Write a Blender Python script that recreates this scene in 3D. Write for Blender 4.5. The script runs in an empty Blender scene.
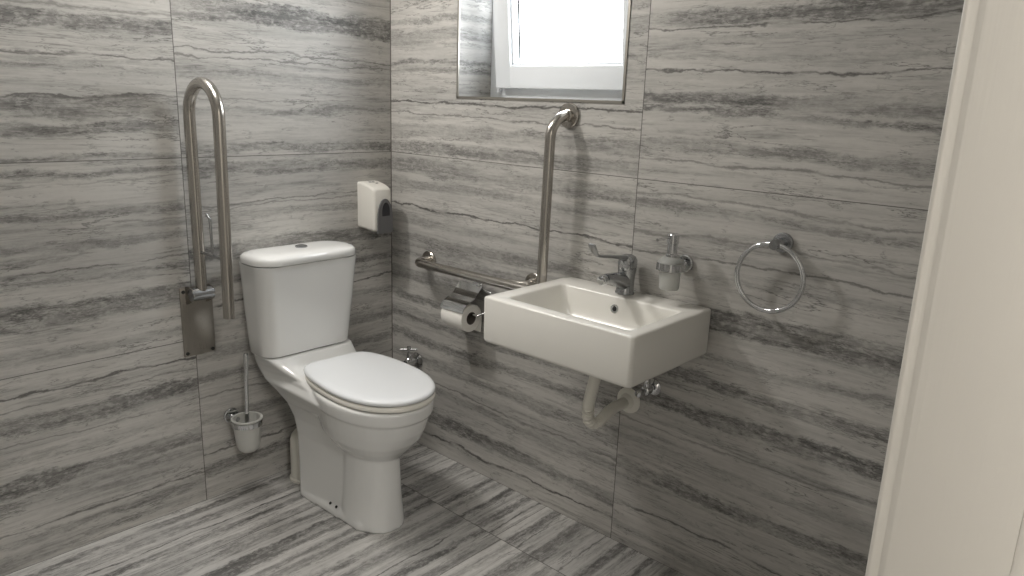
import bpy, bmesh, math, random
from mathutils import Vector, Matrix
random.seed(7)
PI = math.pi
S = bpy.context.scene
COL = S.collection

# ------------------------------------------------------------------ mesh helpers
def new(): return bmesh.new()

def loft(bm, rings, cap0=True, cap1=True, closed=False):
    R = [[bm.verts.new(p) for p in r] for r in rings]
    n = len(R[0])
    pairs = list(zip(R, R[1:]))
    if closed: pairs.append((R[-1], R[0]))
    for a, b in pairs:
        for i in range(n):
            j = (i + 1) % n
            bm.faces.new((a[i], a[j], b[j], b[i]))
    if not closed:
        if cap0: bm.faces.new(list(reversed(R[0])))
        if cap1: bm.faces.new(R[-1])
    return R

def rrect(cx, cy, hx, hy, r, n=6):
    """closed rounded rectangle outline in 2D, counter clockwise"""
    r = min(r, hx - 1e-4, hy - 1e-4); out = []
    for sx, sy, a0 in ((1, 1, 0), (-1, 1, PI / 2), (-1, -1, PI), (1, -1, 1.5 * PI)):
        for k in range(n + 1):
            a = a0 + k / n * PI / 2
            out.append((cx + sx * (hx - r) + r * math.cos(a), cy + sy * (hy - r) + r * math.sin(a)))
    return out

def rr3(cx, cy, hx, hy, r, z, n=6): return [(x, y, z) for x, y in rrect(cx, cy, hx, hy, r, n)]

def frame_of(d):
    d = Vector(d).normalized()
    a = Vector((0, 0, 1)) if abs(d.z) < .9 else Vector((1, 0, 0))
    u = d.cross(a).normalized(); v = d.cross(u).normalized()
    return u, v, d

def tube(bm, pts, r, n=16, cap=True, closed=False):
    """round tube swept along a path; r a number or a list"""
    P = [Vector(p) for p in pts]; m = len(P)
    rs = r if isinstance(r, (list, tuple)) else [r] * m
    T = []
    for i in range(m):
        if closed: t = P[(i + 1) % m] - P[i - 1]
        else: t = P[min(i + 1, m - 1)] - P[max(i - 1, 0)]
        T.append(t.normalized())
    u, v, _ = frame_of(T[0]); rings = []
    for i in range(m):
        u = (u - T[i] * u.dot(T[i])).normalized(); w = T[i].cross(u)
        rings.append([P[i] + (u * math.cos(2 * PI * k / n) + w * math.sin(2 * PI * k / n)) * rs[i] for k in range(n)])
    loft(bm, rings, cap, cap, closed)

def lathe(bm, prof, org, axis=(0, 0, 1), n=32, cap0=True, cap1=True):
    """profile of (radius, height) turned about an axis"""
    u, v, d = frame_of(axis); o = Vector(org)
    loft(bm, [[o + d * h + (u * math.cos(2 * PI * k / n) + v * math.sin(2 * PI * k / n)) * max(r, 1e-5) for k in range(n)] for r, h in prof], cap0, cap1)

def box(bm, x0, x1, y0, y1, z0, z1, bev=0, seg=2):
    b = bmesh.new()
    vs = [b.verts.new((x, y, z)) for x in (x0, x1) for y in (y0, y1) for z in (z0, z1)]
    for f in ((0, 1, 3, 2), (4, 6, 7, 5), (0, 4, 5, 1), (2, 3, 7, 6), (0, 2, 6, 4), (1, 5, 7, 3)):
        b.faces.new([vs[i] for i in f])
    if bev: bmesh.ops.bevel(b, geom=b.edges[:], offset=bev, segments=seg, affect='EDGES', profile=.5)
    me = bpy.data.meshes.new('tmp'); b.to_mesh(me); b.free()
    bm.from_mesh(me); bpy.data.meshes.remove(me)

def prism(bm, outline, axis, a, b, bev=0):
    """extrude a 2D outline along an axis (0,1,2) between a and b"""
    def at(p, t):
        q = list(p); q.insert(axis, t); return q
    t = bmesh.new()
    loft(t, [[at(p, a) for p in outline], [at(p, b) for p in outline]])
    if bev: bmesh.ops.bevel(t, geom=[e for e in t.edges if e.calc_face_angle(0) > .6], offset=bev, segments=2, affect='EDGES', profile=.5)
    me = bpy.data.meshes.new('tmp'); t.to_mesh(me); t.free()
    bm.from_mesh(me); bpy.data.meshes.remove(me)

def arc(c, r, a0, a1, plane, n=10):
    """points on an arc; plane 'yz','xz','xy' with the third coordinate from c"""
    out = []
    for k in range(n + 1):
        a = a0 + (a1 - a0) * k / n; p = list(c)
        i, j = {'xy': (0, 1), 'xz': (0, 2), 'yz': (1, 2)}[plane]
        p[i] += r * math.cos(a); p[j] += r * math.sin(a); out.append(tuple(p))
    return out

def fillet(pts, rad, n=8):
    """round the inner corners of a polyline"""
    P = [Vector(p) for p in pts]; out = [P[0]]
    for i in range(1, len(P) - 1):
        a = (P[i - 1] - P[i]); b = (P[i + 1] - P[i]); la, lb = a.length, b.length; a.normalize(); b.normalize()
        ang = a.angle(b)
        if ang > PI - .01: out.append(P[i]); continue
        d = min(rad / math.tan(ang / 2), la * .95, lb * .95); r = d * math.tan(ang / 2)
        c = P[i] + (a + b).normalized() * (r / math.sin(ang / 2))
        s, e = P[i] + a * d - c, P[i] + b * d - c; tot = s.angle(e); ax = s.cross(e).normalized()
        for k in range(n + 1): out.append(c + Matrix.Rotation(tot * k / n, 3, ax) @ s)
    out.append(P[-1]); return out

# ------------------------------------------------------------------ objects
def link(o): COL.objects.link(o); return o

def thing(name, loc, label, cat, group=None):
    o = link(bpy.data.objects.new(name, None)); o.location = loc; o.empty_display_size = .05
    o['label'] = label; o['category'] = cat
    if group: o['group'] = group
    return o

def root_loc(o):
    while o.parent: o = o.parent
    return Vector(o.location)

def part(name, bm, mat, parent=None, label=None, smooth=True, sharp=35, mods=None):
    bmesh.ops.recalc_face_normals(bm, faces=bm.faces[:])
    if parent: bmesh.ops.translate(bm, verts=bm.verts[:], vec=-root_loc(parent))
    me = bpy.data.meshes.new(name); bm.to_mesh(me); bm.free()
    o = link(bpy.data.objects.new(name, me)); me.materials.append(mat)
    if parent: o.parent = parent
    if label: o['label'] = label
    if mods: mods(o)
    me = o.data
    if smooth:
        for p in me.polygons: p.use_smooth = True
        if sharp: me.set_sharp_from_angle(angle=math.radians(sharp))
    return o

def struct(name, bm, mat, parent=None, smooth=False):
    o = part(name, bm, mat, parent, smooth=smooth)
    if not parent: o['kind'] = 'structure'
    return o

def remeshed(vox, it):
    """fuse overlapping shells into one continuous skin"""
    def f(o):
        r = o.modifiers.new('r', 'REMESH'); r.mode = 'VOXEL'; r.voxel_size = vox
        s = o.modifiers.new('s', 'SMOOTH'); s.iterations = it; s.factor = .5
        dg = bpy.context.evaluated_depsgraph_get(); dg.update()
        me = bpy.data.meshes.new_from_object(o.evaluated_get(dg)); old = o.data
        o.modifiers.clear(); o.data = me; me.name = old.name + '_skin'; bpy.data.meshes.remove(old)
    return f

# ------------------------------------------------------------------ materials
class G:
    def __init__(self, name):
        self.m = bpy.data.materials.new(name); self.m.use_nodes = True
        self.t = self.m.node_tree; self.p = self.t.nodes['Principled BSDF']
    def n(self, typ, **kw):
        x = self.t.nodes.new(typ)
        for k, v in kw.items():
            if k.startswith('i_'):
                k = k[2:]; x.inputs[int(k) if k.isdigit() else k].default_value = v
            else: setattr(x, k, v)
        return x
    def l(self, a, b): self.t.links.new(a, b)
    def put(self, sock, v):
        if isinstance(v, (int, float)): sock.default_value = v
        elif isinstance(v, (tuple, list)): sock.default_value = v
        else: self.l(v, sock)
    def math(self, op, a, b=0.0, c=0.0, clamp=False):
        x = self.n('ShaderNodeMath', operation=op, use_clamp=clamp)
        self.put(x.inputs[0], a); self.put(x.inputs[1], b); self.put(x.inputs[2], c)
        return x.outputs[0]
    def mix(self, f, a, b):
        x = self.n('ShaderNodeMix', data_type='RGBA')
        self.put(x.inputs[0], f); self.put(x.inputs[6], a); self.put(x.inputs[7], b)
        return x.outputs[2]
    def fmix(self, f, a, b):
        x = self.n('ShaderNodeMix', data_type='FLOAT')
        self.put(x.inputs[0], f); self.put(x.inputs[2], a); self.put(x.inputs[3], b)
        return x.outputs[0]
    def ramp(self, f, stops, interp='LINEAR'):
        x = self.n('ShaderNodeValToRGB'); cr = x.color_ramp; cr.interpolation = interp
        e = cr.elements
        while len(e) > 1: e.remove(e[-1])
        for i, (p, v) in enumerate(stops):
            k = e[0] if i == 0 else e.new(p)
            k.position = p; k.color = (v, v, v, 1)
        self.put(x.inputs[0], f); return x.outputs[0]
    def noise(self, vec, scale, detail=4, rough=.55, dist=0.0):
        x = self.n('ShaderNodeTexNoise'); self.l(vec, x.inputs['Vector'])
        x.inputs['Scale'].default_value = scale; x.inputs['Detail'].default_value = detail
        x.inputs['Roughness'].default_value = rough; x.inputs['Distortion'].default_value = dist
        return x.outputs['Fac']

def plain(name, col, rough=.4, metal=0, bump=0, bscale=200, coat=0, aniso=None, var=0):
    g = G(name); p = g.p
    p.inputs['Base Color'].default_value = (*col, 1); p.inputs['Roughness'].default_value = rough
    p.inputs['Metallic'].default_value = metal; p.inputs['Coat Weight'].default_value = coat
    tc = g.n('ShaderNodeTexCoord').outputs['Object']
    if var or aniso:
        mp = g.n('ShaderNodeMapping'); g.l(tc, mp.inputs[0]); mp.inputs['Scale'].default_value = aniso or (1, 1, 1)
        nz = g.noise(mp.outputs[0], 40 if aniso else 6, 3)
        r = g.n('ShaderNodeMapRange', i_3=rough * .75, i_4=rough * 1.25); g.l(nz, r.inputs[0]); g.l(r.outputs[0], p.inputs['Roughness'])
        if var:
            c = g.mix(nz, tuple(x * (1 - var) for x in col) + (1,), tuple(min(1, x * (1 + var)) for x in col) + (1,))
            g.l(c, p.inputs['Base Color'])
    if bump:
        b = g.n('ShaderNodeBump', i_Strength=bump, i_Distance=.002); g.l(g.noise(tc, bscale, 4), b.inputs['Height'])
        g.l(b.outputs[0], p.inputs['Normal'])
    return g.m

def stops_of(items, kind, h0):
    """bands given as (low, high, strength, kind) in metres -> ramp stops over one 0.6 m course"""
    out = [(0, 0)]
    for lo, hi, s, k in sorted(items):
        if k != kind: continue
        lo -= h0; hi -= h0
        e = .006 if kind == 'b' else .0022
        if kind == 'c': m = (lo + hi) / 2; w = min(.0055, max(.003, (hi - lo) / 2)); lo, hi = m - w / 2, m + w / 2
        for p, v in ((lo - e, 0), (lo + e * .5, s), (hi - e * .5, s), (hi + e, 0)):
            p = p / .6
            if p > out[-1][0] + 1e-4 and p < 1: out.append((p, v))
    return out[:32]

def tile_mat(name, uax, usign, vax, cols, courses, base, period, light=(.595, .575, .54), rough=.42, seed=0.0, uadd=None, gain=1.0):
    """Large travertine-look tiles. u runs along the veins, v across them. cols: u of the upright joint.
    courses[col][row]: bands of each 0.6 m row; base, period: first joint and joint spacing of each column"""
    g = G(name)
    tc = g.n('ShaderNodeTexCoord').outputs['Object']
    sp = g.n('ShaderNodeSeparateXYZ'); g.l(tc, sp.inputs[0])
    u = g.math('MULTIPLY', sp.outputs[uax], usign); v = sp.outputs[vax] if vax == 2 else g.math('MULTIPLY', sp.outputs[vax], -1)
    second = g.math('GREATER_THAN', u, cols); us = u
    if uadd is not None: us = g.math('ADD', u, g.math('MULTIPLY', sp.outputs[uadd], 1.0))
    # a different slab in every tile
    rows = [g.math('FLOOR', g.math('DIVIDE', g.math('SUBTRACT', v, base[c]), period[c])) for c in (0, 1)]
    off = g.math('ADD', g.math('MULTIPLY', g.fmix(second, *rows), 3.17), g.math('MULTIPLY', second, 7.31))
    def vec(su, sv, so=1.0, add=0.0):
        c = g.n('ShaderNodeCombineXYZ')
        g.l(g.math('MULTIPLY', us, su), c.inputs[0]); g.l(g.math('MULTIPLY', v, sv), c.inputs[1])
        g.l(g.math('MULTIPLY_ADD', off, so, seed + add), c.inputs[2]); return c.outputs[0]
    def cn(vec_, k, d=4, r=.6): return g.math('MULTIPLY', g.math('SUBTRACT', g.noise(vec_, 1, d, r), .5), k)
    w1 = cn(vec(1.5, 4), .06, 2)
    w2 = cn(vec(6, 16, 1, 3), .045, 4, .65)
    w3 = cn(vec(34, 60, 1, 5), .034, 6, .75)
    soft_w = g.math('ADD', w1, w2); warp = g.math('ADD', soft_w, w3)
    crackw = g.math('ADD', soft_w, g.math('MULTIPLY', w3, .45))
    band = crack = None
    for ci in (0, 1):
        L = len(courses[ci]); span = .6 * L; p = period[ci]
        v0 = g.math('MULTIPLY', g.math('FRACT', g.math('DIVIDE', g.math('ADD', g.math('SUBTRACT', v, base[ci]), span * 4), span)), span)
        vb = g.math('ADD', v0, warp); vc = g.math('ADD', v0, crackw)
        bz = cz = None
        for r, items in enumerate(courses[ci]):
            tb = g.math('DIVIDE', g.math('SUBTRACT', vb, r * .6), .6); t_c = g.math('DIVIDE', g.math('SUBTRACT', vc, r * .6), .6)
            b = g.ramp(tb, stops_of(items, 'b', r * .6)); c = g.ramp(t_c, stops_of(items, 'c', r * .6))
            if bz is None: bz, cz = b, c
            else:
                hard = abs((r * .6 / p) - round(r * .6 / p)) < 1e-6      # a joint runs here; elsewhere the slab goes on
                k = g.math('GREATER_THAN', v0 if hard else vb, r * .6)
                bz = g.fmix(k, bz, b); cz = g.fmix(k, cz, c)
        if band is None: band, crack = bz, cz
        else: band = g.fmix(second, band, bz); crack = g.fmix(second, crack, cz)
    st = g.noise(vec(2.6, 46), 1, 7, .72, .5)          # long streaks
    st2 = g.noise(vec(8, 95, 1, 9), 1, 4, .68)       # hair-fine streaks
    cl = g.noise(vec(1.1, 8, 1, 4), 1, 5, .62, .6)     # clouds
    gr = g.noise(vec(42, 80, 1, 2), 1, 5, .8)         # grain
    pit = g.ramp(g.noise(vec(36, 66, 1, 6), 1, 5, .78), [(.40, 0), (.54, 1)])
    fade = g.ramp(g.noise(vec(2.2, 13, 1, 8), 1, 4, .62), [(.30, .2), (.56, 1)])
    thin = g.ramp(g.noise(vec(2.0, 27, 1, 11), 1, 5, .66, .3), [(.54, 0), (.66, 1)])   # loose soft bands
    b2 = g.math('MAXIMUM', g.math('MULTIPLY', band, fade), g.math('MULTIPLY', thin, .5))
    d = g.math('MULTIPLY', b2, g.math('MULTIPLY_ADD', pit, .5, .42))
    soft = g.math('ADD', g.math('MULTIPLY', g.ramp(st, [(.44, 0), (.64, 1)]), .55), g.math('MULTIPLY', g.ramp(cl, [(.42, 0), (.72, 1)]), .55))
    soft = g.math('ADD', soft, g.math('MULTIPLY', g.math('SUBTRACT', st2, .5), .7))
    soft = g.math('ADD', soft, g.math('MULTIPLY', g.math('SUBTRACT', gr, .5), .75))
    dark = g.math('ADD', g.math('MULTIPLY', d, .86 * gain), g.math('MULTIPLY', soft, .40 * gain), clamp=True)
    brk = g.ramp(g.noise(vec(9, 12), 1, 3), [(.33, .3), (.48, 1)])
    cr = g.math('MULTIPLY', crack, brk)
    rn = g.math('ABSOLUTE', g.math('SUBTRACT', g.noise(vec(1.9, 15, 1, 1), 1, 6, .66, .3), .5))
    rl = g.math('MULTIPLY', g.ramp(rn, [(0, 1), (.006, .5), (.013, 0)]), g.ramp(g.noise(vec(3.2, 10, 2.3), 1, 2), [(.47, 0), (.60, .8)]))
    rn2 = g.math('ABSOLUTE', g.math('SUBTRACT', g.noise(vec(6, 36, 1, 7), 1, 4, .66, .3), .5))
    rl2 = g.math('MULTIPLY', g.ramp(rn2, [(0, 1), (.022, 0)]), g.math('MULTIPLY', g.math('MULTIPLY', band, fade), .85))
    def hair(su, sv, z, w, mlo, mhi, a):
        x = g.math('ABSOLUTE', g.math('SUBTRACT', g.noise(vec(su, sv, 1, z), 1, 5, .62, .2), .5))
        return g.math('MULTIPLY', g.ramp(x, [(0, 1), (w, 0)]), g.ramp(g.noise(vec(su * 1.7, sv * .5, 1, z + 20), 1, 3), [(mlo, 0), (mhi, a)]))
    h1 = hair(1.6, 30, 13, .018, .48, .62, .5); h2 = hair(4.5, 48, 15, .022, .52, .64, .55); h3 = hair(10, 46, 17, .022, .55, .64, .6)
    cr = g.math('MAXIMUM', g.math('MAXIMUM', cr, g.math('MAXIMUM', h1, g.math('MAXIMUM', h2, h3))), g.math('MAXIMUM', rl, rl2))
    wn = g.n('ShaderNodeTexVoronoi', feature='F1'); g.l(vec(30, 46), wn.inputs['Vector']); wn.inputs['Scale'].default_value = 1
    wh = g.math('MULTIPLY', g.ramp(wn.outputs['Distance'], [(.10, 1), (.26, 0)]), g.math('MULTIPLY', band, .7))
    c0 = g.mix(cl, (*light, 1), tuple(x * k for x, k in zip(light, (.86, .87, .885))) + (1,))
    c = g.mix(dark, c0, (.128, .126, .121, 1))
    c = g.mix(wh, c, (.46, .45, .42, 1))
    c = g.mix(g.math('MULTIPLY', cr, .92), c, (.045, .043, .04, 1))
    jd = None
    for ci in (0, 1):
        p = period[ci]
        f = g.math('FRACT', g.math('DIVIDE', g.math('ADD', g.math('SUBTRACT', v, base[ci]), p * 10.5), p))
        q = g.math('LESS_THAN', g.math('ABSOLUTE', g.math('SUBTRACT', f, .5)), .0012 / p)
        q = g.math('MULTIPLY', q, second if ci else g.math('SUBTRACT', 1, second))
        jd = q if jd is None else g.math('MAXIMUM', jd, q)
    ju = g.math('LESS_THAN', g.math('ABSOLUTE', g.math('SUBTRACT', u, cols)), .0014)
    j = g.math('MAXIMUM', jd, ju)
    c = g.mix(g.math('MULTIPLY', j, .8), c, (.075, .07, .064, 1))
    g.l(c, g.p.inputs['Base Color'])
    g.l(g.math('ADD', g.math('MULTIPLY', dark, .08), g.math('MULTIPLY_ADD', j, .3, rough)), g.p.inputs['Roughness'])
    g.p.inputs['Specular IOR Level'].default_value = .45
    b = g.n('ShaderNodeBump', i_Strength=.25, i_Distance=.001)
    g.l(g.math('SUBTRACT', 1, g.math('ADD', g.math('MULTIPLY', cr, .5), j)), b.inputs['Height']); g.l(b.outputs[0], g.p.inputs['Normal'])
    return g.m

LW = [[  # toilet wall, between the corner and the upright joint (rows from the floor)
    [(.282, .305, .6, 'b'), (.171, .183, .8, 'c'), (.083, .13, .8, 'b'), (.36, .39, .6, 'c'), (.43, .46, .6, 'b'), (.52, .56, .5, 'b')],
    [(1.139, 1.176, .7, 'b'), (1.045, 1.053, .6, 'c'), (1.030, 1.036, .6, 'c'), (.985, 1.012, .4, 'b'), (.86, .909, .95, 'b'), (.773, .80, .8, 'b'), (.70, .715, .9, 'c'), (.636, .658, .5, 'b')],
    [(1.625, 1.69, .95, 'b'), (1.532, 1.54, .7, 'c'), (1.512, 1.519, .7, 'c'), (1.444, 1.474, .45, 'b'), (1.38, 1.386, .5, 'c'), (1.345, 1.358, .6, 'b'), (1.215, 1.245, .85, 'b')]],
   [  # beyond the joint
    [(.53, .544, .9, 'c'), (.494, .5, .7, 'c'), (.425, .466, .85, 'b'), (.392, .398, .6, 'c'), (.329, .356, .35, 'b'), (.238, .287, .85, 'b'), (.196, .224, .45, 'b'), (.108, .118, .8, 'c'), (.065, .085, .5, 'b'), (.015, .03, .4, 'b')],
    [(1.163, 1.18, .85, 'b'), (1.143, 1.147, .4, 'c'), (1.040, 1.055, .65, 'b'), (1.009, 1.014, .4, 'c'), (.944, .967, .5, 'b'), (.885, .891, .8, 'c'), (.849, .861, .55, 'b'), (.728, .795, .95, 'b'), (.628, .661, .65, 'b')],
    [(1.62, 1.63, .5, 'c'), (1.563, 1.607, .85, 'b'), (1.49, 1.5, .8, 'c'), (1.455, 1.463, .45, 'b'), (1.378, 1.386, .8, 'c'), (1.333, 1.378, .85, 'b'), (1.279, 1.313, .85, 'b'), (1.203, 1.216, .75, 'b')]]]
RW = [[  # window wall, between the corner and the joint
    [(.534, .56, .75, 'b'), (.446, .481, .75, 'b'), (.362, .392, .55, 'b'), (.285, .297, .6, 'c'), (.248, .275, .65, 'b'), (.109, .16, .9, 'b'), (.055, .072, .95, 'c')],
    [(1.13, 1.175, .65, 'b'), (1.077, 1.1, .5, 'b'), (.990, 1.007, .95, 'c'), (.93, .96, .35, 'b'), (.85, .89, .6, 'b'), (.78, .82, .55, 'b'), (.70, .75, .55, 'b'), (.62, .65, .7, 'b')],
    [(1.68, 1.697, .7, 'b'), (1.61, 1.653, .45, 'b'), (1.530, 1.542, .85, 'b'), (1.5, 1.513, .6, 'b'), (1.386, 1.398, .95, 'c'), (1.340, 1.347, .7, 'c'), (1.267, 1.309, .6, 'b'), (1.208, 1.245, .7, 'b')]],
   [
    [(.515, .564, 1, 'b'), (.44, .452, .5, 'c'), (.36, .39, .3, 'b'), (.26, .299, .85, 'b'), (.15, .163, .8, 'c'), (.05, .075, .4, 'b')],
    [(1.15, 1.162, .5, 'c'), (1.115, 1.138, .6, 'b'), (1.04, 1.058, .5, 'c'), (.985, 1.002, .7, 'c'), (.93, .95, .35, 'b'), (.80, .86, .9, 'b'), (.713, .735, .6, 'b'), (.626, .66, .85, 'b')],
    [(1.63, 1.665, .85, 'b'), (1.62, 1.627, .9, 'c'), (1.541, 1.549, .4, 'b'), (1.502, 1.511, .9, 'c'), (1.412, 1.445, .75, 'b'), (1.383, 1.398, .85, 'b'), (1.285, 1.312, .65, 'b'), (1.25, 1.263, .6, 'c')]]]
FLB = [(.03, .055, .5, 'b'), (.10, .165, .75, 'b'), (.2, .225, .5, 'b'), (.245, .275, .8, 'b'), (.33, .36, .7, 'b'), (.39, .43, .5, 'b'), (.46, .47, .9, 'c'), (.50, .53, .85, 'b'), (.56, .575, .5, 'b')]
FLS = [(.03, .06, .7, 'b'), (.085, .092, .9, 'c'), (.14, .2, .6, 'b'), (.255, .262, .8, 'c'), (.31, .345, .75, 'b'), (.365, .385, .6, 'b'), (.43, .445, .8, 'b'), (.5, .53, .7, 'b'), (.56, .572, .9, 'c')]

M = {}
M['tile_l'] = tile_mat('travertine_tile_toilet_wall', 0, -1, 2, .835, LW, (0, 0), (1.2, .6))
M['tile_r'] = tile_mat('travertine_tile_window_wall', 1, -1, 2, 1.1545, RW, (0, 0), (1.2, 1.2), seed=31.7, uadd=0)
M['tile_f'] = tile_mat('travertine_tile_floor', 0, -1, 1, .267, [[FLS], [FLB]], (.275, .3), (.6, .6), light=(.60, .585, .56), rough=.34, seed=77.1, gain=1.35)
M['ceramic'] = plain('white_ceramic', (.78, .782, .768), .09, coat=.3)
M['ceramic_b'] = plain('basin_ceramic', (.80, .785, .74), .24)
M['seat'] = plain('white_seat_plastic', (.82, .84, .86), .16)
M['seatring'] = plain('cream_seat_plastic', (.78, .76, .70), .2)
M['steel'] = plain('brushed_steel', (.50, .475, .44), .22, 1)
M['plate'] = plain('satin_steel', (.33, .31, .28), .3, 1, aniso=(40, 40, 1), var=.06)
M['chrome'] = plain('chrome', (.66, .67, .68), .07, 1)
M['chrome_d'] = plain('dull_chrome', (.40, .41, .42), .27, 1)
M['dark'] = plain('dark_hole', (.02, .02, .02), .6)
M['white_p'] = plain('white_plastic', (.76, .74, .69), .3)
M['grey_p'] = plain('grey_lever_plastic', (.14, .14, .145), .3)
M['dgrey'] = plain('dark_grey_plastic', (.03, .03, .035), .25)
M['pipe'] = plain('cream_pipe_plastic', (.82, .80, .73), .3)
M['paper'] = plain('tissue_paper', (.85, .83, .78), .9, bump=.3, bscale=300)
M['card'] = plain('cardboard', (.16, .14, .12), .9)
M['pvc'] = plain('window_pvc', (.80, .83, .86), .3)
M['paint'] = plain('ceiling_paint', (.80, .79, .76), .8)
M['hallpaint'] = plain('hall_paint', (.74, .72, .68), .8)
M['trim'] = plain('trim_metal', (.42, .40, .36), .35, 1)
M['dark_strip'] = plain('dark_grey_strip', (.08, .08, .085), .7)
# frosted glass
g = G('frosted_glass'); g.p.inputs['Base Color'].default_value = (.86, .87, .84, 1); g.p.inputs['Roughness'].default_value = .35
g.p.inputs['Transmission Weight'].default_value = .6; g.p.inputs['IOR'].default_value = 1.3; M['frost'] = g.m
g = G('brush_cup_glass'); g.p.inputs['Base Color'].default_value = (.86, .86, .82, 1); g.p.inputs['Roughness'].default_value = .4; g.p.inputs['Transmission Weight'].default_value = .35; M['frost_cup'] = g.m
# window glass
g = G('window_glass'); t = g.t
tr = g.n('ShaderNodeBsdfTransparent'); gl = g.n('ShaderNodeBsdfGlossy', i_Roughness=.02); mx = g.n('ShaderNodeMixShader', i_0=.06)
g.l(tr.outputs[0], mx.inputs[1]); g.l(gl.outputs[0], mx.inputs[2]); g.l(mx.outputs[0], t.nodes['Material Output'].inputs[0]); M['glass'] = g.m
# door frame foil with embossed wood grain
g = G('white_woodgrain_foil'); g.p.inputs['Base Color'].default_value = (.72, .69, .635, 1); g.p.inputs['Roughness'].default_value = .6
tc = g.n('ShaderNodeTexCoord').outputs['Object']; mp = g.n('ShaderNodeMapping'); g.l(tc, mp.inputs[0]); mp.inputs['Scale'].default_value = (1, 130, 4)
nz = g.noise(mp.outputs[0], 1, 4, .6, 1.2); b = g.n('ShaderNodeBump', i_Strength=.22, i_Distance=.0012); g.l(nz, b.inputs['Height']); g.l(b.outputs[0], g.p.inputs['Normal'])
M['foil'] = g.m

# ------------------------------------------------------------------ the room
# corner at the origin; toilet wall y = 0, window wall x = 0, floor z = 0. Doorway in the wall y = -2.19.
XB, YF, YO, H = -2.35, -2.187, -2.302, 2.6
JX0, JX1, DH = -2.02, -1.1, 2.08        # door opening
W = (-1.089, -.373, 1.413, 2.06)         # window opening y0,y1,z0,z1
D = .24                                  # wall depth at the window
bm = new(); box(bm, XB - .1, D, 0, .12, -.1, H); struct('wall_left', bm, M['tile_l'])
bm = new()
box(bm, 0, D, YF, W[0], -.1, H); box(bm, 0, D, W[1], 0, -.1, H); box(bm, 0, D, W[0], W[1], -.1, W[2]); box(bm, 0, D, W[0], W[1], W[3], H)
struct('wall_right', bm, M['tile_r'])
bm = new()
box(bm, JX1 + .02, D, YO, YF, -.1, H); box(bm, XB - .1, JX0 - .02, YO, YF, -.1, H); box(bm, JX0 - .02, JX1 + .02, YO, YF, DH + .02, H)
struct('wall_front', bm, M['tile_l'])
bm = new(); box(bm, XB - .1, XB, YF, 0, -.1, H); struct('wall_back', bm, M['tile_r'])
bm = new(); box(bm, XB - .1, D, -3.8, .12, -.1, 0); struct('floor', bm, M['tile_f'])
bm = new(); box(bm, XB - .1, D, -3.8, .12, H, H + .1); struct('ceiling', bm, M['paint'])
bm = new(); box(bm, XB - .1, D, -3.9, -3.8, -.1, H + .1); struct('wall_hall', bm, M['hallpaint'])
bm = new(); box(bm, XB - .2, XB - .1, -3.9, YO, -.1, H + .1); struct('wall_hall_left', bm, M['hallpaint'])
bm = new(); box(bm, D, D + .1, -3.9, YO, -.1, H + .1); struct('wall_hall_right', bm, M['hallpaint'])

# dark silicone joint in the corner of the two tiled walls and along the floor
bm = new()
prism(bm, [(0, 0), (-.0025, 0), (0, -.0025)], 2, 0, H)
struct('trim_2', bm, plain('corner_sealant', (.10, .09, .08), .6))
# metal edge trim round the window recess
bm = new(); e = .008
y0, y1, z0, z1 = W
for a in ((y0, y0 + e, z0, z1), (y1 - e, y1, z0, z1), (y0, y1, z0, z0 + e), (y0, y1, z1 - e, z1)):
    box(bm, -.003, .003, *a)
struct('trim_1', bm, M['trim'])

# window: fixed frame and a sash tilted inwards about its foot
win = link(bpy.data.objects.new('window_1', None)); win.location = (.18, -.73, 1.413); win['kind'] = 'structure'
def ring_frame(bm, x0, x1, oy0, oy1, oz0, oz1, w, bev=.004):
    box(bm, x0, x1, oy0, oy0 + w, oz0, oz1, bev); box(bm, x0, x1, oy1 - w, oy1, oz0, oz1, bev)
    box(bm, x0, x1, oy0 + w, oy1 - w, oz0, oz0 + w, bev); box(bm, x0, x1, oy0 + w, oy1 - w, oz1 - w, oz1, bev)
bm = new(); ring_frame(bm, .17, .235, y0, y1, z0, z1, .055); part('window_frame', bm, M['pvc'], win)
sy0, sy1, sz0, sz1 = y0 + .028, -.438, 1.457, z1 - .03
T = Matrix.Translation((.165, 0, sz0)) @ Matrix.Rotation(math.radians(-5.5), 4, 'Y') @ Matrix.Translation((-.165, 0, -sz0))
def sash_part(name, f, m, par):
    bm = new(); f(bm); bm.transform(T); return part(name, bm, m, par)
def f_sash(bm):
    for a in ((sy0, sy0 + .075, sz0, sz1), (sy1 - .075, sy1, sz0, sz1), (sy0 + .07, sy1 - .07, sz0, sz0 + .078), (sy0 + .07, sy1 - .07, sz1 - .075, sz1)):
        box(bm, .13, .19, *a, .006)
    for a in ((sy0 + .07, sy0 + .083, sz0 + .07, sz1 - .07), (sy1 - .083, sy1 - .07, sz0 + .07, sz1 - .07), (sy0 + .07, sy1 - .07, sz0 + .07, sz0 + .086), (sy0 + .07, sy1 - .07, sz1 - .084, sz1 - .07)):
        box(bm, .142, .18, *a, .004)
sash = sash_part('sash', f_sash, M['pvc'], win)
sash_part('pane', lambda bm: box(bm, .158, .164, sy0 + .078, sy1 - .078, sz0 + .08, sz1 - .078), M['glass'], sash)
sash_part('pane_strip', lambda bm: box(bm, .150, .153, sy1 - .108, sy1 - .101, sz0 + .10, sz1 - .08), M['dark_strip'], sash)  # thin dark upright strip before the pane, not an identified part
bm = new(); box(bm, .155, .172, -.434, -.42, 1.445, 1.53, .003); tube(bm, [(.16, -.427, 1.44), (.16, -.427, 1.452)], .007); part('hinge_cover', bm, M['pvc'], win)

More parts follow.
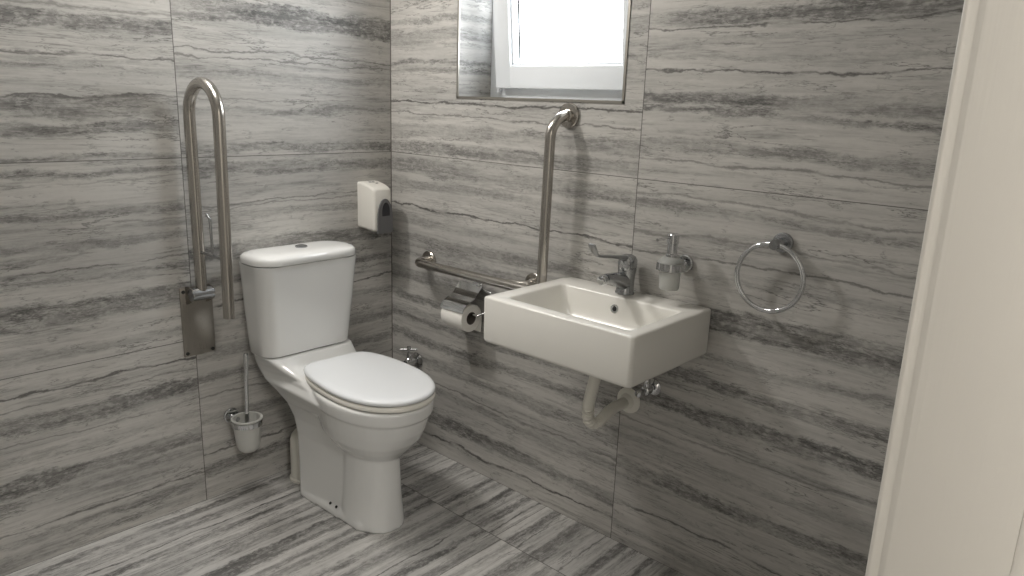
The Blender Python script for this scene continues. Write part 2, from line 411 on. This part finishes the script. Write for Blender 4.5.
# door frame seen close on the right: jamb with a rounded nose, outer casing
dr = link(bpy.data.objects.new('door_1', None)); dr.location = (JX1, YO, 0); dr['kind'] = 'structure'
def jamb(bm, x, s):
    # profile in (x, y): nose towards the room, shallow groove, flat board
    pr = [(x + s * .02, YF + .008), (x + s * .0095, YF + .008)]
    for k in range(9):
        a = k / 8 * PI / 2
        pr.append((x + s * (.0095 - .006 * math.sin(a)), YF + .002 + .006 * math.cos(a)))
    pr += [(x + s * .0035, YF - .0045), (x + s * .003, YF - .006), (x + s * .0008, YF - .0105), (x, YF - .0125), (x, YO), (x + s * .02, YO)]
    prism(bm, pr, 2, 0, DH + .02)
bm = new(); jamb(bm, JX1, 1); part('jamb', bm, M['foil'], dr, sharp=40)
bm = new(); jamb(bm, JX0, -1); part('jamb', bm, M['foil'], dr, sharp=40)
bm = new(); box(bm, JX0, JX1, YO + .001, YF - .002, DH, DH + .02); part('head_board', bm, M['foil'], dr)
bm = new(); box(bm, JX1, JX1 + .07, YO - .012, YO, 0, DH + .07, .001); part('casing', bm, M['foil'], dr)
bm = new(); box(bm, JX0 - .07, JX0, YO - .012, YO, 0, DH + .07, .001); part('casing', bm, M['foil'], dr)
bm = new(); box(bm, JX0, JX1, YO - .012, YO, DH + .001, DH + .07, .003); part('casing', bm, M['foil'], dr)

# ------------------------------------------------------------------ toilet
TX = -.485
t = thing('toilet', (TX, -.4, 0), 'white close-coupled ceramic toilet with closed seat lid in the corner', 'toilet')
def egg(yc, hw, front, rear, n=48, pf=2.25, pr_=2.0, cx=TX):
    """toilet outline: y from yc+rear (back) to yc-front (tip)"""
    out = []
    for k in range(n):
        a = 2 * PI * k / n; c, s = math.cos(a), math.sin(a)
        p = pf if s < 0 else pr_
        x = hw * math.copysign(abs(c) ** (2 / p), c); y = (front if s < 0 else rear) * math.copysign(abs(s) ** (2 / p), s)
        out.append((cx + x, yc + y))
    return out
def at_z(o, z): return [(x, y, z) for x, y in o]
bm = new()
# bowl with the banded rim
BX_ = TX + .014
loft(bm, [at_z(egg(-.47, hw, -.47 - fy, ry, cx=BX_), z + .006) for z, hw, fy, ry in (
    (.228, .072, -.585, .08), (.243, .086, -.600, .10), (.258, .100, -.614, .13), (.285, .122, -.640, .16), (.315, .141, -.666, .20), (.355, .150, -.688, .21), (.392, .156, -.701, .21),
    (.406, .158, -.704, .21), (.413, .165, -.714, .215), (.44, .1675, -.718, .22), (.452, .168, -.719, .22), (.459, .163, -.714, .215))])
# front column
loft(bm, [at_z(egg(-.47, hw, -.47 - fy, .10, cx=BX_ - .010), z) for z, hw, fy in (
    (0, .0945, -.617), (.02, .0935, -.614), (.10, .088, -.606), (.20, .084, -.600), (.27, .084, -.598), (.30, .086, -.600))])
# trunk that sweeps back to the cistern shelf, narrowing towards the column
def sec(z, hw, yb, yf, r=.03, hwf=None):
    o = rr3(TX, (yb + yf) / 2, hw, (yb - yf) / 2, r, z)
    if hwf is None: return o
    return [(TX + (x - TX) * (1 + (hwf / hw - 1) * (yb - y) / (yb - yf)), y, z) for x, y, z in o]
loft(bm, [sec(0, .099, -.188, -.5, .018, .075), sec(.15, .097, -.186, -.5, .018, .073), (sec(.24, .096, -.178, -.5, .02, .072)), sec(.30, .100, -.163, -.5, .025, .08), sec(.35, .111, -.135, -.5, .03, .095), sec(.39, .129, -.10, -.48), sec(.43, .152, -.055, -.44, .04), sec(.465, .165, -.03, -.34, .045, .120), sec(.485, .170, -.026, -.265, .045, .142), sec(.505, .173, -.024, -.212, .045, .160), sec(.522, .174, -.022, -.178, .045, .172)])
# deck behind the seat
loft(bm, [sec(.41, .120, -.2, -.42), sec(.445, .135, -.17, -.40, .05), sec(.460, .138, -.16, -.36, .05), sec(.467, .133, -.16, -.33, .05)])
# foot plate
loft(bm, [sec(0, .100, -.187, -.55, .02, .088), sec(.020, .099, -.187, -.55, .02, .087), sec(.034, .092, -.19, -.55, .02, .080), sec(.048, .080, -.2, -.55, .02, .070)])
pan = part('bowl', bm, M['ceramic'], t, mods=remeshed(.0042, 6), sharp=None)
for sx in (-1, 1):
    for dy in (0, -.035):
        bm = new(); lathe(bm, [(.005, 0), (.005, .002)], (TX + sx * .0875, -.375 + dy, .0375), (sx * .72, 0, .69)); part('fixing_hole', bm, M['dark'], pan)
# cistern
bm = new()
def cs(z, hw, d, r=.055): return rr3(TX - .005, -.008 - d / 2, hw, d / 2, r, z, 8)
loft(bm, [cs(.5235, .170, .150), cs(.528, .176, .157), (cs(.60, .183, .163)), cs(.70, .190, .174), cs(.80, .196, .183), cs(.850, .1995, .187)])
part('cistern', bm, M['ceramic'], t, sharp=50)
bm = new()
def cl(z, grow, bow=.010):
    o = rrect(TX - .004, -.006 - .0955, .2045 + grow, .0955 + grow, .078, 10)
    return [(x, min(-.004, y - (bow * (1 - ((x - TX + .004) / .2) ** 2) if y < -.1 else 0)), z) for x, y in o]
loft(bm, [cl(.8525, -.004), cl(.8545, 0), cl(.868, .0005), cl(.876, -.002), cl(.882, -.009), cl(.8855, -.021), cl(.8875, -.04), cl(.888, -.062)])
lid = part('cistern_lid', bm, M['ceramic'], t, sharp=60)
bm = new(); bx, by = TX + .004, -.100
lathe(bm, [(.021, 0), (.021, .004), (.018, .0055), (.0175, .004)], (bx, by, .888)); lathe(bm, [(.0165, 0), (.0165, .0055), (.014, .0068), (.001, .007)], (bx, by, .888)); part('flush_button', bm, M['chrome_d'], lid)
# seat ring (two pads apart) and lid
def lid_outline(g_, yback=-.228, yaw=math.radians(3.2)):
    """round front, sides drawn in towards a straight hinge edge; the seat sits a little askew"""
    cx, yc = -.462, -.473; half = []
    for k in range(17):
        a = PI / 2 * k / 16
        half.append(((.168 + g_) * math.sin(a) ** (2 / 2.2), yc - (.250 + g_) * math.cos(a) ** (2 / 2.2)))
    side = [(-.43, .1675), (-.39, .165), (-.35, .160), (-.31, .152), (-.28, .143), (-.258, .133), (-.243, .122), (-.234, .110), (-.229, .095)]
    half += [(h + g_, min(y + g_ * .5, yback)) for y, h in side]
    half = [(max(x, 0), y) for x, y in half]
    o = [(x, y) for x, y in half[1:]] + [(-x, y) for x, y in reversed(half)][:-1] + [(0, half[0][1])]
    return [(cx + x * math.cos(yaw) + (y - yc) * math.sin(yaw), yc - x * math.sin(yaw) + (y - yc) * math.cos(yaw)) for x, y in o]
def shell(z, g_): return at_z(lid_outline(g_), z + .005)
bm = new()
o_ = [shell(.4635, -.006), shell(.4655, -.001), shell(.474, 0), shell(.4795, -.003), shell(.481, -.01)]
NL = len(o_[0]); i_ = [at_z([(-.468 + .105 * math.sin(2 * PI * (k + 1) / NL), -.49 - .15 * math.cos(2 * PI * (k + 1) / NL)) for k in range(NL)], z + .005) for z in (.481, .4635)]
loft(bm, o_ + i_, closed=True)
part('seat', bm, M['seatring'], t, 'cream seat ring under the lid', sharp=50)
bm = new()
loft(bm, [shell(.4835, -.006), shell(.4855, -.0015), shell(.492, 0), shell(.497, -.002), shell(.5005, -.007), shell(.5025, -.016), shell(.5033, -.035), shell(.5036, -.08)])
part('seat_lid', bm, M['seat'], t, sharp=55)
for sx in (-1, 1):
    bm = new(); tube(bm, [(-.452 + sx * .07 - .018, -.236 - sx * .004, .485), (-.452 + sx * .07 + .018, -.236 - sx * .004, .485)], .008); tube(bm, [(-.452 + sx * .07, -.236, .462), (-.452 + sx * .07, -.236, .485)], .007)
    part('hinge', bm, M['seatring'], t)
bm = new()
lathe(bm, [(.056, 0), (.056, .008), (.0505, .011), (.050, .14), (.049, .16), (.044, .178), (.032, .193), (.012, .199), (.001, .2)], (TX - .012, -.094, 0))
tube(bm, [(TX - .01, -.094, .13), (TX, -.2, .15)], .045)
part('waste_pipe', bm, M['pipe'], t)

# chrome angle valve beside the toilet, on the window wall
t = thing('angle_valve', (0, -.165, .385), 'small chrome valve with cross handle on the wall behind the toilet seat', 'valve')
bm = new(); lathe(bm, [(.032, 0), (.032, .003), (.024, .010), (.014, .014)], (-.001, -.165, .369), (-1, 0, 0)); part('rosette', bm, M['chrome'], t)
bm = new(); lathe(bm, [(.012, 0), (.012, .02), (.016, .022), (.016, .05), (.012, .055)], (-.01, -.165, .369), (-1, 0, 0)); lathe(bm, [(.013, 0), (.013, .02), (.009, .024), (.009, .035), (.006, .04), (.006, .058)], (-.047, -.165, .366)); part('valve_body', bm, M['chrome'], t)
bm = new(); tube(bm, [(-.047 - .024, -.165 - .024, .424), (-.047 + .024, -.165 + .024, .424)], .0042); tube(bm, [(-.047 - .024, -.165 + .024, .424), (-.047 + .024, -.165 - .024, .424)], .0042); lathe(bm, [(.008, 0), (.008, .012)], (-.047, -.165, .424)); part('cross_handle', bm, M['chrome'], t)
bm = new(); tube(bm, fillet([(-.055, -.165, .369), (-.085, -.135, .33), (-.11, -.10, .36), (-.22, -.07, .42), (-.27, -.07, .45), (-.292, -.07, .462)], .04), .0055, 10); part('supply_hose', bm, M['chrome_d'], t)

# ------------------------------------------------------------------ fold-up support rail on the toilet wall
FX = -.822
t = thing('folding_grab_rail', (FX, 0, .66), 'folded-up steel hairpin support rail on a wall plate left of the toilet', 'grab rail')
bm = new(); box(bm, FX - .054, FX + .054, -.006, 0, .545, .782, .002); part('wall_plate', bm, M['plate'], t)
pl_ = t.children[0]
for dx in (-.043, .043):
    for z in (.556, .768):
        bm = new(); lathe(bm, [(.006, 0), (.006, .002), (.003, .003), (.001, .0015)], (FX + dx, -.006, z), (0, -1, 0), 12); part('screw', bm, M['dark'], pl_)
for sx in (-1, 1):
    bm = new(); prism(bm, [(-.004, .725), (-.004, .785), (-.030, .79), (-.058, .785), (-.068, .765), (-.058, .745), (-.03, .732)], 0, FX + sx * .034 - .002, FX + sx * .034 + .002)
    part('bracket', bm, M['plate'], t)
bm = new(); lathe(bm, [(.010, -.003), (.0205, -.0025), (.0205, .0), (.0215, .001), (.0215, .067), (.0205, .068), (.0205, .0705), (.01, .071)], (FX - .034, -.046, .765), (1, 0, 0)); part('hinge_barrel', bm, M['chrome_d'], t)
bm = new(); RI, RO = -.047, -.237; zt = 1.335; rc = (RI - RO) / 2
pts = [(FX, RI, .775), (FX, RI, zt)] + arc((FX, (RI + RO) / 2, zt), rc, 0, PI, 'yz', 20)[1:] + [(FX, RO + .012, .722), ]
tube(bm, pts, .0178, 20); part('rail', bm, M['steel'], t)
bm = new(); tube(bm, fillet([(FX, RI, .905), (FX, RO, .905)], .01), .0045, 10)
tube(bm, fillet([(FX, -.142, .905), (FX, -.138, 1.022), (FX - .003, -.126, 1.036)], .01), .0045, 10); part('paper_rod', bm, M['chrome_d'], t, 'thin chrome rod between the two tubes')

# ------------------------------------------------------------------ toilet brush
t = thing('toilet_brush_holder', (-.712, 0, .2), 'wall-mounted frosted glass brush cup in a chrome ring beside the toilet', 'brush holder')
BX, BY, BZ = -.706, -.075, .283
bm = new(); lathe(bm, [(.027, 0), (.027, .006), (.024, .009), (.001, .0095)], (BX - .022, -.0005, BZ + .01), (0, -1, 0)); tube(bm, [(BX - .022, -.006, BZ + .008), (BX - .012, -.035, BZ)], .009, 12); part('wall_mount', bm, M['chrome'], t)
bm = new(); lathe(bm, [(.0485, -.008), (.0515, -.008), (.0515, .010), (.0485, .010)], (BX, BY, BZ), n=40, cap0=False, cap1=False); b0 = bm
bmesh.ops.bridge_loops(bm, edges=[e for e in bm.edges if len(e.link_faces) == 1]); part('holder_ring', bm, M['chrome'], t)
bm = new(); lathe(bm, [(.001, -.108), (.026, -.106), (.035, -.098), (.040, -.084), (.0475, -.01), (.0485, .012), (.0535, .014), (.0535, .018), (.045, .018), (.0445, .0), (.037, -.084), (.03, -.094), (.001, -.098)], (BX, BY, BZ), n=40); part('glass_cup', bm, M['frost_cup'], t)
t = thing('toilet_brush', (BX, BY, .18), 'chrome handled toilet brush standing in the glass cup on the wall', 'brush')
bm = new(); tube(bm, [(BX, BY, .27), (BX + .004, BY, .42), (BX + .009, BY, .530), (BX + .009, BY, .537)], [.007, .0072, .0085, .0065], 14); part('handle', bm, M['chrome'], t)
bm = new(); lathe(bm, [(.006, 0), (.028, .003), (.03, .02), (.03, .06), (.02, .075), (.006, .08)], (BX, BY, .187)); part('bristles', bm, plain('white_bristles', (.7, .7, .68), .9, bump=1, bscale=500), t)

# ------------------------------------------------------------------ white soap dispenser near the corner
t = thing('wall_soap_dispenser', (-.123, 0, .91), 'white plastic soap dispenser with grey push lever on the wall near the corner', 'dispenser')
dx0, dx1 = -.166, -.077
def dsec(y, z0, z1, ins, r=.012):
    return [(x, y, z) for x, z in rrect((dx0 + dx1) / 2, (z0 + z1) / 2, (dx1 - dx0) / 2 - ins, (z1 - z0) / 2, r, 5)]
bm = new(); loft(bm, [dsec(-.0005, .913, 1.090, .0, .008), dsec(-.02, .911, 1.091, 0), dsec(-.06, .908, 1.084, .0), dsec(-.085, .907, 1.076, .0015), dsec(-.096, .908, 1.070, .004), dsec(-.101, .912, 1.064, .010)])
hs = part('housing', bm, M['white_p'], t, sharp=50)
# arch lever on the front
def arch(w, z0, zs, zt, cx, n=12):
    o = [(cx + w, z0), ]
    for k in range(n + 1):
        a = PI * k / n; o.append((cx + w * math.cos(a), zs + (zt - zs) * math.sin(a)))
    o.append((cx - w, z0)); return o
acx = -.1145
bm = new(); prism(bm, arch(.035, .899, .955, 1.032, acx), 1, -.098, -.1075, .003); part('push_lever', bm, M['grey_p'], t, 'grey arched push lever')
bm = new(); prism(bm, arch(.018, .966, .985, 1.018, acx + .002), 1, -.106, -.1082, .0015); part('lever_recess', bm, M['dgrey'], [c for c in t.children if c.name.startswith('push_lever')][0])
bm = new()
for cx, cy, r in ((-.128, -.030, .006), (-.116, -.034, .005)):
    tube(bm, arc((cx, cy, 1.0895), r, .3, 2 * PI - .9, 'xy', 10), .0012, 6)
box(bm, -.117, -.107, -.054, -.050, 1.0835, 1.0875)
part('lock_mark', bm, M['grey_p'], hs)

# ------------------------------------------------------------------ L-shaped grab rail by the basin
t = thing('angled_grab_rail', (0, -.55, .8), 'brushed steel L-shaped grab rail between the window and the basin', 'grab rail')
RX, RZ, RY = -.078, .806, -.868
bm = new()
tube(bm, fillet([(-.002, -.234, .797), (RX, -.234, .802), (RX, RY - .012, RZ)], .045), .0165, 20)
tube(bm, fillet([(-.002, -.888, 1.372), (RX, -.879, 1.376), (RX, RY, RZ - .01)], .075, 12), .0165, 20)
tube(bm, fillet([(RX, -.66, RZ), (RX + .006, -.70, RZ), (-.03, -.772, .807), (-.002, -.775, .807)], .03), .0145, 16)
tube(bm, fillet([(RX, RY, RZ + .02), (RX, RY, RZ - .02), (-.004, RY, RZ - .02)], .012), .0165, 16)
part('rail', bm, M['steel'], t)
for y, z in ((-.234, .797), (-.888, 1.372), (-.775, .807), (RY, RZ - .02)):
    bm = new(); lathe(bm, [(.039, 0), (.039, .007), (.036, .010), (.020, .0105), (.020, .016), (.017, .018)], (-.0005, y, z), (-1, 0, 0), 36); part('wall_flange', bm, M['steel'], t)

# ------------------------------------------------------------------ paper holder and roll
t = thing('toilet_paper_holder', (0, -.48, .74), 'chrome paper holder with hinged flap under the grab rail', 'paper holder')
bm = new(); lathe(bm, [(.024, 0), (.024, .007), (.021, .010), (.001, .0105)], (-.0005, -.505, .752), (-1, 0, 0)); tube(bm, [(-.006, -.505, .752), (-.022, -.505, .752)], .010); part('wall_mount', bm, M['chrome'], t)
flap = [(-.016, .757), (-.022, .752), (-.052, .719), (-.058, .714), (-.092, .700), (-.106, .690), (-.115, .676), (-.117, .671)]
bm = new(); th = .0013
prism(bm, flap + [(x + th, z - th) for x, z in reversed(flap)], 1, -.425, -.542); part('cover_flap', bm, M['chrome'], t, sharp=25)
bm = new(); tube(bm, [(-.017, -.495, .7575), (-.017, -.525, .7575)], .006, 12); part('hinge', bm, M['chrome'], t)
CX, CZ, CR = -.067, .643, .051
bm = new(); tube(bm, fillet([(-.012, -.505, .745), (-.012, -.582, .735), (-.010, -.592, CZ + .062), (-.020, -.590, CZ + .036), (CX + .004, -.566, CZ + .014), (CX, -.50, CZ + .012), (CX, -.432, CZ + .012)], .012), .0042, 12); part('roll_arm', bm, M['chrome'], t)
t = thing('toilet_roll', (CX, -.485, CZ), 'white toilet paper roll hanging on the chrome holder beside the basin', 'toilet roll')
bm = new(); ra, rb = -.428, -.538
lathe(bm, [(.0238, 0), (CR - .002, 0), (CR, .003), (CR, abs(rb - ra) - .003), (CR - .002, abs(rb - ra)), (.0238, abs(rb - ra))], (CX, ra, CZ), (0, -1, 0), 48, False, False)
bmesh.ops.bridge_loops(bm, edges=[e for e in bm.edges if len(e.link_faces) == 1]); part('paper', bm, M['paper'], t)
bm = new(); n_ = abs(rb - ra); lathe(bm, [(.0238, .0005), (.0238, n_ - .0005), (.0222, n_ - .0005), (.0222, .0005)], (CX, ra, CZ), (0, -1, 0), 32, False, False)
bmesh.ops.bridge_loops(bm, edges=[e for e in bm.edges if len(e.link_faces) == 1]); part('cardboard_core', bm, M['card'], t)
bm = new(); sh = [(CX + .030, CZ + .0435), (CX + .046, CZ + .026), (CX + .0535, CZ), (CX + .053, CZ - .03), (CX + .050, CZ - .062)]
prism(bm, sh + [(x - .001, z) for x, z in reversed(sh)], 1, ra, rb); part('loose_sheet', bm, M['paper'], t)

# ------------------------------------------------------------------ wash basin
t = thing('wash_basin', (0, -1.17, .72), 'white rectangular ceramic wash basin mounted on the tiled wall', 'basin')
bx0, bx1, by0, by1, bz0, bz1 = -.402, -.001, -1.435, -.921, .724, .862
bcx, bcy, bhx, bhy = (bx0 + bx1) / 2, (by0 + by1) / 2, (bx1 - bx0) / 2, (by1 - by0) / 2
ox0, ox1, oy0, oy1 = -.359, -.098, -1.394, -.975
ocx, ocy, ohx, ohy = (ox0 + ox1) / 2, (oy0 + oy1) / 2, (ox1 - ox0) / 2, (oy1 - oy0) / 2
def bo(z, ins, r): return rr3(bcx, bcy, bhx - ins, bhy - ins, r, z, 7)
def bi(z, ins, r, sx=0): return rr3(ocx + sx, ocy, ohx - ins, ohy - ins, r, z, 7)
bm = new()
loft(bm, [bo(bz0, .03, .01), bo(bz0, .010, .012), bo(bz0 + .002, .0045, .012), bo(bz0 + .006, .001, .012), bo(bz0 + .012, 0, .012), bo(bz1 - .006, 0, .010), bo(bz1 - .0018, .0018, .010), bo(bz1, .006, .010),
          bi(bz1, -.005, .018), bi(bz1 - .0015, -.001, .016), bi(bz1 - .006, .002, .016), bi(bz1 - .05, .010, .022), bi(bz1 - .085, .022, .035), bi(bz1 - .102, .045, .05), bi(bz1 - .108, .09, .03)])
basin = part('bowl', bm, M['ceramic_b'], t, sharp=45)
bm = new(); ov = (-.105, -1.176, .824); ax = (-.985, 0, .17)
lathe(bm, [(.0065, .0005), (.0085, .003), (.0125, .003), (.0135, .0005)], ov, ax, 28, False, False); part('overflow_ring', bm, M['chrome'], t)
bm = new(); lathe(bm, [(.0075, 0), (.0075, .0014)], ov, ax, 24); part('overflow_hole', bm, M['dark'], t)
bm = new(); lathe(bm, [(.030, 0), (.030, .003), (.026, .005), (.022, .002), (.001, .003)], (-.228, -1.177, .7545)); part('drain', bm, M['chrome'], t)

# tap with a long medical lever
t = thing('basin_tap', (-.052, -1.172, .862), 'chrome mixer tap with a long looped lever on the basin', 'tap')
tx, ty = -.052, -1.172
bm = new(); lathe(bm, [(.0255, 0), (.0255, .004), (.0235, .007), (.0225, .03), (.023, .055), (.0245, .065), (.0245, .068), (.024, .0695)], (tx, ty, .862), (.06, 0, 1), 36)
part('tap_body', bm, M['chrome_d'], t)
bm = new()
sp_ = [(tx + .004, ty, .890), (tx - .028, ty, .900), (tx - .062, ty, .912), (tx - .094, ty, .917)]
rings = []
for (x, y, z), (a, b_) in zip(sp_, ((.0215, .027), (.0195, .0225), (.016, .015), (.0135, .0115))):
    rings.append([(x, y + a * math.cos(2 * PI * k / 24), z + b_ * math.sin(2 * PI * k / 24)) for k in range(24)])
loft(bm, rings); part('spout', bm, M['chrome_d'], t)
bm = new(); pf = [(.008, 0), (.012, .001)]
for k in range(3): pf += [(.0135, .003 + k * .005), (.0135, .0055 + k * .005), (.011, .0065 + k * .005)]
pf += [(.010, .02), (.004, .021)]
lathe(bm, pf, (tx - .094, ty, .914), (-1, 0, -.10), 20); part('aerator', bm, M['chrome'], t)
bm = new(); lathe(bm, [(.0235, 0), (.025, .001), (.0255, .012), (.0245, .022), (.020, .030), (.010, .0345), (.001, .035)], (tx + .004, ty, .932), (.06, 0, 1), 36); 
cap = part('tap_head', bm, M['chrome_d'], t)
bm = new(); lathe(bm, [(.0145, 0), (.0145, .004), (.012, .007), (.006, .008), (.0055, .0062), (.001, .006)], (tx - .018, ty - .008, .940), (-.95, -.30, .12), 24); part('tap_badge', bm, M['chrome'], cap)
bm = new()
lv = [(tx - .005, ty, .958), (tx - .03, ty, .963), (tx - .075, ty, .971), (tx - .118, ty, .977), (tx - .137, ty, .982), (tx - .150, ty, .994), (tx - .160, ty, 1.010), (tx - .165, ty, 1.013), (tx - .167, ty, 1.014)]
lw = [(.013, .008), (.009, .006), (.0062, .0046), (.0058, .0042), (.0062, .0042), (.011, .005), (.0115, .005), (.0075, .003), (.002, .001)]
L3 = [Vector(p) for p in lv]; rings = []
for i, (w, h_) in enumerate(lw):
    d_ = (L3[min(i + 1, len(L3) - 1)] - L3[max(i - 1, 0)]).normalized(); nn = d_.cross(Vector((0, 1, 0))).normalized()
    rings.append([L3[i] + Vector((0, 1, 0)) * w * math.cos(2 * PI * k / 16) + nn * h_ * math.sin(2 * PI * k / 16) for k in range(16)])
loft(bm, rings); part('lever', bm, plain('satin_chrome', (.36, .365, .37), .42, 1), t)

TAP = Matrix.Translation((0, 0, 0)) @ Matrix.Scale(1.13, 4)
def grow(o):
    for c in o.children: c.data.transform(TAP); grow(c)
grow(t)

# glass soap dispenser on the wall
t = thing('glass_soap_dispenser', (0, -1.33, .9), 'frosted glass pump bottle in a chrome wall ring above the basin', 'soap dispenser')
GX, GY, GZ = -.074, -1.332, .976
bm = new(); lathe(bm, [(.025, 0), (.025, .008), (.022, .011), (.001, .0115)], (-.0005, GY - .006, GZ + .0), (-1, 0, 0), 36); tube(bm, [(-.008, GY - .006, GZ), (-.040, GY - .004, GZ)], .0085, 14); part('wall_mount', bm, M['chrome'], t)
bm = new(); lathe(bm, [(.0375, -.010), (.040, -.010), (.040, .011), (.0375, .011)], (GX, GY, GZ), n=44, cap0=False, cap1=False)
bmesh.ops.bridge_loops(bm, edges=[e for e in bm.edges if len(e.link_faces) == 1]); part('holder_ring', bm, M['chrome'], t)
bm = new(); lathe(bm, [(.001, -.066), (.0255, -.066), (.028, -.063), (.0295, -.012), (.0372, -.010), (.0373, .011), (.035, .016), (.026, .024), (.016, .028), (.001, .0285)], (GX, GY, GZ), n=40); part('bottle', bm, M['frost'], t)
bm = new(); lathe(bm, [(.017, 0), (.017, .006), (.0145, .008), (.0145, .034), (.017, .036), (.017, .061), (.0155, .063), (.001, .0585)], (GX, GY, GZ + .0285), n=32)
tube(bm, [(GX - .008, GY, GZ + .083), (GX - .04, GY + .003, GZ + .083), (GX - .074, GY + .005, GZ + .082)], .0042, 10); part('pump_head', bm, M['chrome'], t)

# towel ring
t = thing('towel_ring', (0, -1.612, 1.07), 'chrome towel ring hanging on the wall to the right of the basin', 'towel ring')
bm = new(); lathe(bm, [(.0265, 0), (.0265, .008), (.0235, .011), (.001, .0115)], (-.0005, -1.6125, 1.077), (-1, 0, 0), 36); part('wall_mount', bm, M['chrome_d'], t)
bm = new(); tube(bm, [(-.008, -1.6125, 1.077), (-.058, -1.612, 1.077), (-.062, -1.6115, 1.077)], [.0135, .0135, .0125], 24); part('post', bm, M['chrome_d'], t)
RR = .088; rz = 1.078 - RR
bm = new(); tube(bm, [(-.050 + .0 * math.sin(a), -1.606 + RR * math.sin(a), rz + RR * math.cos(a)) for a in [2 * PI * k / 72 for k in range(72)]], .0066, 14, closed=True); part('ring', bm, M['chrome'], t)

# drain pipe below the basin
t = thing('drain_pipe', (-.2, -1.17, .5), 'cream plastic waste pipe bent from the basin to the wall', 'pipe')
PX, PY = -.215, -1.204
pts = fillet([(PX, PY, .7225), (PX, PY, .665), (PX - .002, PY + .020, .560), (PX + .003, PY + .026, .482), (PX + .06, PY + .020, .482), (-.12, -1.185, .499), (-.08, -1.184, .505), (-.002, -1.184, .506)], .045, 10)
# resample and corrugate the flexible stretch
seg = [pts[0]]
for a, b_ in zip(pts, pts[1:]):
    n_ = max(1, int((b_ - a).length / .0025))
    for k in range(1, n_ + 1): seg.append(a.lerp(b_, k / n_))
rs = []
for p in seg:
    r = .0175
    if p.z < .545 and p.x < -.165: r = .0165 + .0022 * math.sin(2 * PI * (p.z * 0 + len(rs) * .0025) / .0095)
    if p.z > .66: r = .0185
    rs.append(r)
bm = new(); tube(bm, seg, rs, 20); part('bent_pipe', bm, M['pipe'], t)
bm = new(); lathe(bm, [(.0195, 0), (.0205, .006), (.0205, .024), (.0185, .028)], (PX, PY, .680), n=24); part('collar', bm, M['pipe'], t)
bm = new(); lathe(bm, [(.042, 0), (.042, .003), (.036, .008), (.026, .012), (.021, .024), (.0185, .026)], (-.0005, -1.184, .506), (-1, 0, 0), 40); part('wall_rosette', bm, M['pipe'], t)

# angle valve under the basin
t = thing('angle_valve', (0, -1.28, .58), 'chrome angle valve on the wall under the basin right corner', 'valve')
vy, vz = -1.268, .576
bm = new(); lathe(bm, [(.027, 0), (.027, .003), (.020, .010), (.013, .013)], (-.0005, vy, vz), (-1, 0, 0)); part('rosette', bm, M['chrome'], t)
bm = new(); lathe(bm, [(.0105, 0), (.0105, .018), (.0145, .02), (.0145, .042), (.011, .046), (.007, .047), (.007, .06)], (-.008, vy, vz), (-1, 0, 0)); lathe(bm, [(.011, 0), (.011, .018), (.009, .020), (.009, .03)], (-.040, vy, vz + .006)); part('valve_body', bm, M['chrome'], t)
bm = new(); lathe(bm, [(.008, 0), (.0125, .002), (.0135, .008), (.0125, .022), (.010, .026), (.001, .027)], (-.064, vy, vz), (-1, 0, 0), 10); part('knob', bm, M['chrome'], t)
bm = new(); tube(bm, fillet([(-.040, vy, vz + .03), (-.042, vy + .01, .655), (-.05, vy + .06, .7225)], .05), .0055, 10); part('supply_hose', bm, M['chrome_d'], t)

# ------------------------------------------------------------------ light
def area(name, loc, target, size, power, col, shape='DISK', spread=None):
    l = bpy.data.lights.new(name, 'AREA'); l.energy = power; l.color = col; l.size = size; l.shape = shape
    if spread: l.spread = spread
    o = link(bpy.data.objects.new(name, l)); o.location = loc
    o.rotation_euler = (Vector(target) - Vector(loc)).to_track_quat('-Z', 'Y').to_euler(); return o
area('lamp_light', (-.92, -.08, 2.2), (-.5, -1.4, .8), .2, 13, (1, .96, .91))
area('ceiling_fill', (-1.05, -.6, 2.56), (-1.05, -.6, 0), .5, 8.5, (1, .965, .90))  # soft unseen fill, added to brighten the upper walls
area('hall_light', (-1.7, -3.1, 2.55), (-1.7, -3.1, 0), .5, 31, (1, .965, .92))
pt = bpy.data.lights.new('window_portal', 'AREA'); pt.shape = 'RECTANGLE'; pt.size = .75; pt.size_y = .7; pt.cycles.is_portal = True
po = link(bpy.data.objects.new('window_portal', pt)); po.location = (.23, -.731, 1.74); po.rotation_euler = (0, PI / 2, 0)
w = bpy.data.worlds.new('overcast_sky'); S.world = w; w.use_nodes = True
bg = w.node_tree.nodes['Background']; bg.inputs[0].default_value = (.92, .965, 1, 1); bg.inputs[1].default_value = 16.5

# ------------------------------------------------------------------ camera
R = ((0.67441822, -0.737555, 0.03424433), (0.15767886, 0.18918059, 0.96919971), (0.72131646, 0.64824634, -0.24388367))
cam = bpy.data.cameras.new('camera'); co = link(bpy.data.objects.new('camera', cam))
cam.sensor_width = 36; cam.lens = 737.486 / 1024 * 36; cam.clip_start = .02
m = Matrix.Identity(4)
for i in range(3):
    m[i][0], m[i][1], m[i][2] = R[0][i], R[1][i], -R[2][i]
m.translation = (-1.87514196, -2.35566451, 1.40552818)
co.matrix_world = m; S.camera = co
vs = S.view_settings; vs.view_transform = 'Standard'; vs.look = 'None'; vs.exposure = 0; vs.gamma = 1; vs.use_curve_mapping = False
S.cycles.max_bounces = 8; S.cycles.caustics_reflective = False; S.cycles.caustics_refractive = False
S.cycles.sample_clamp_indirect = 4
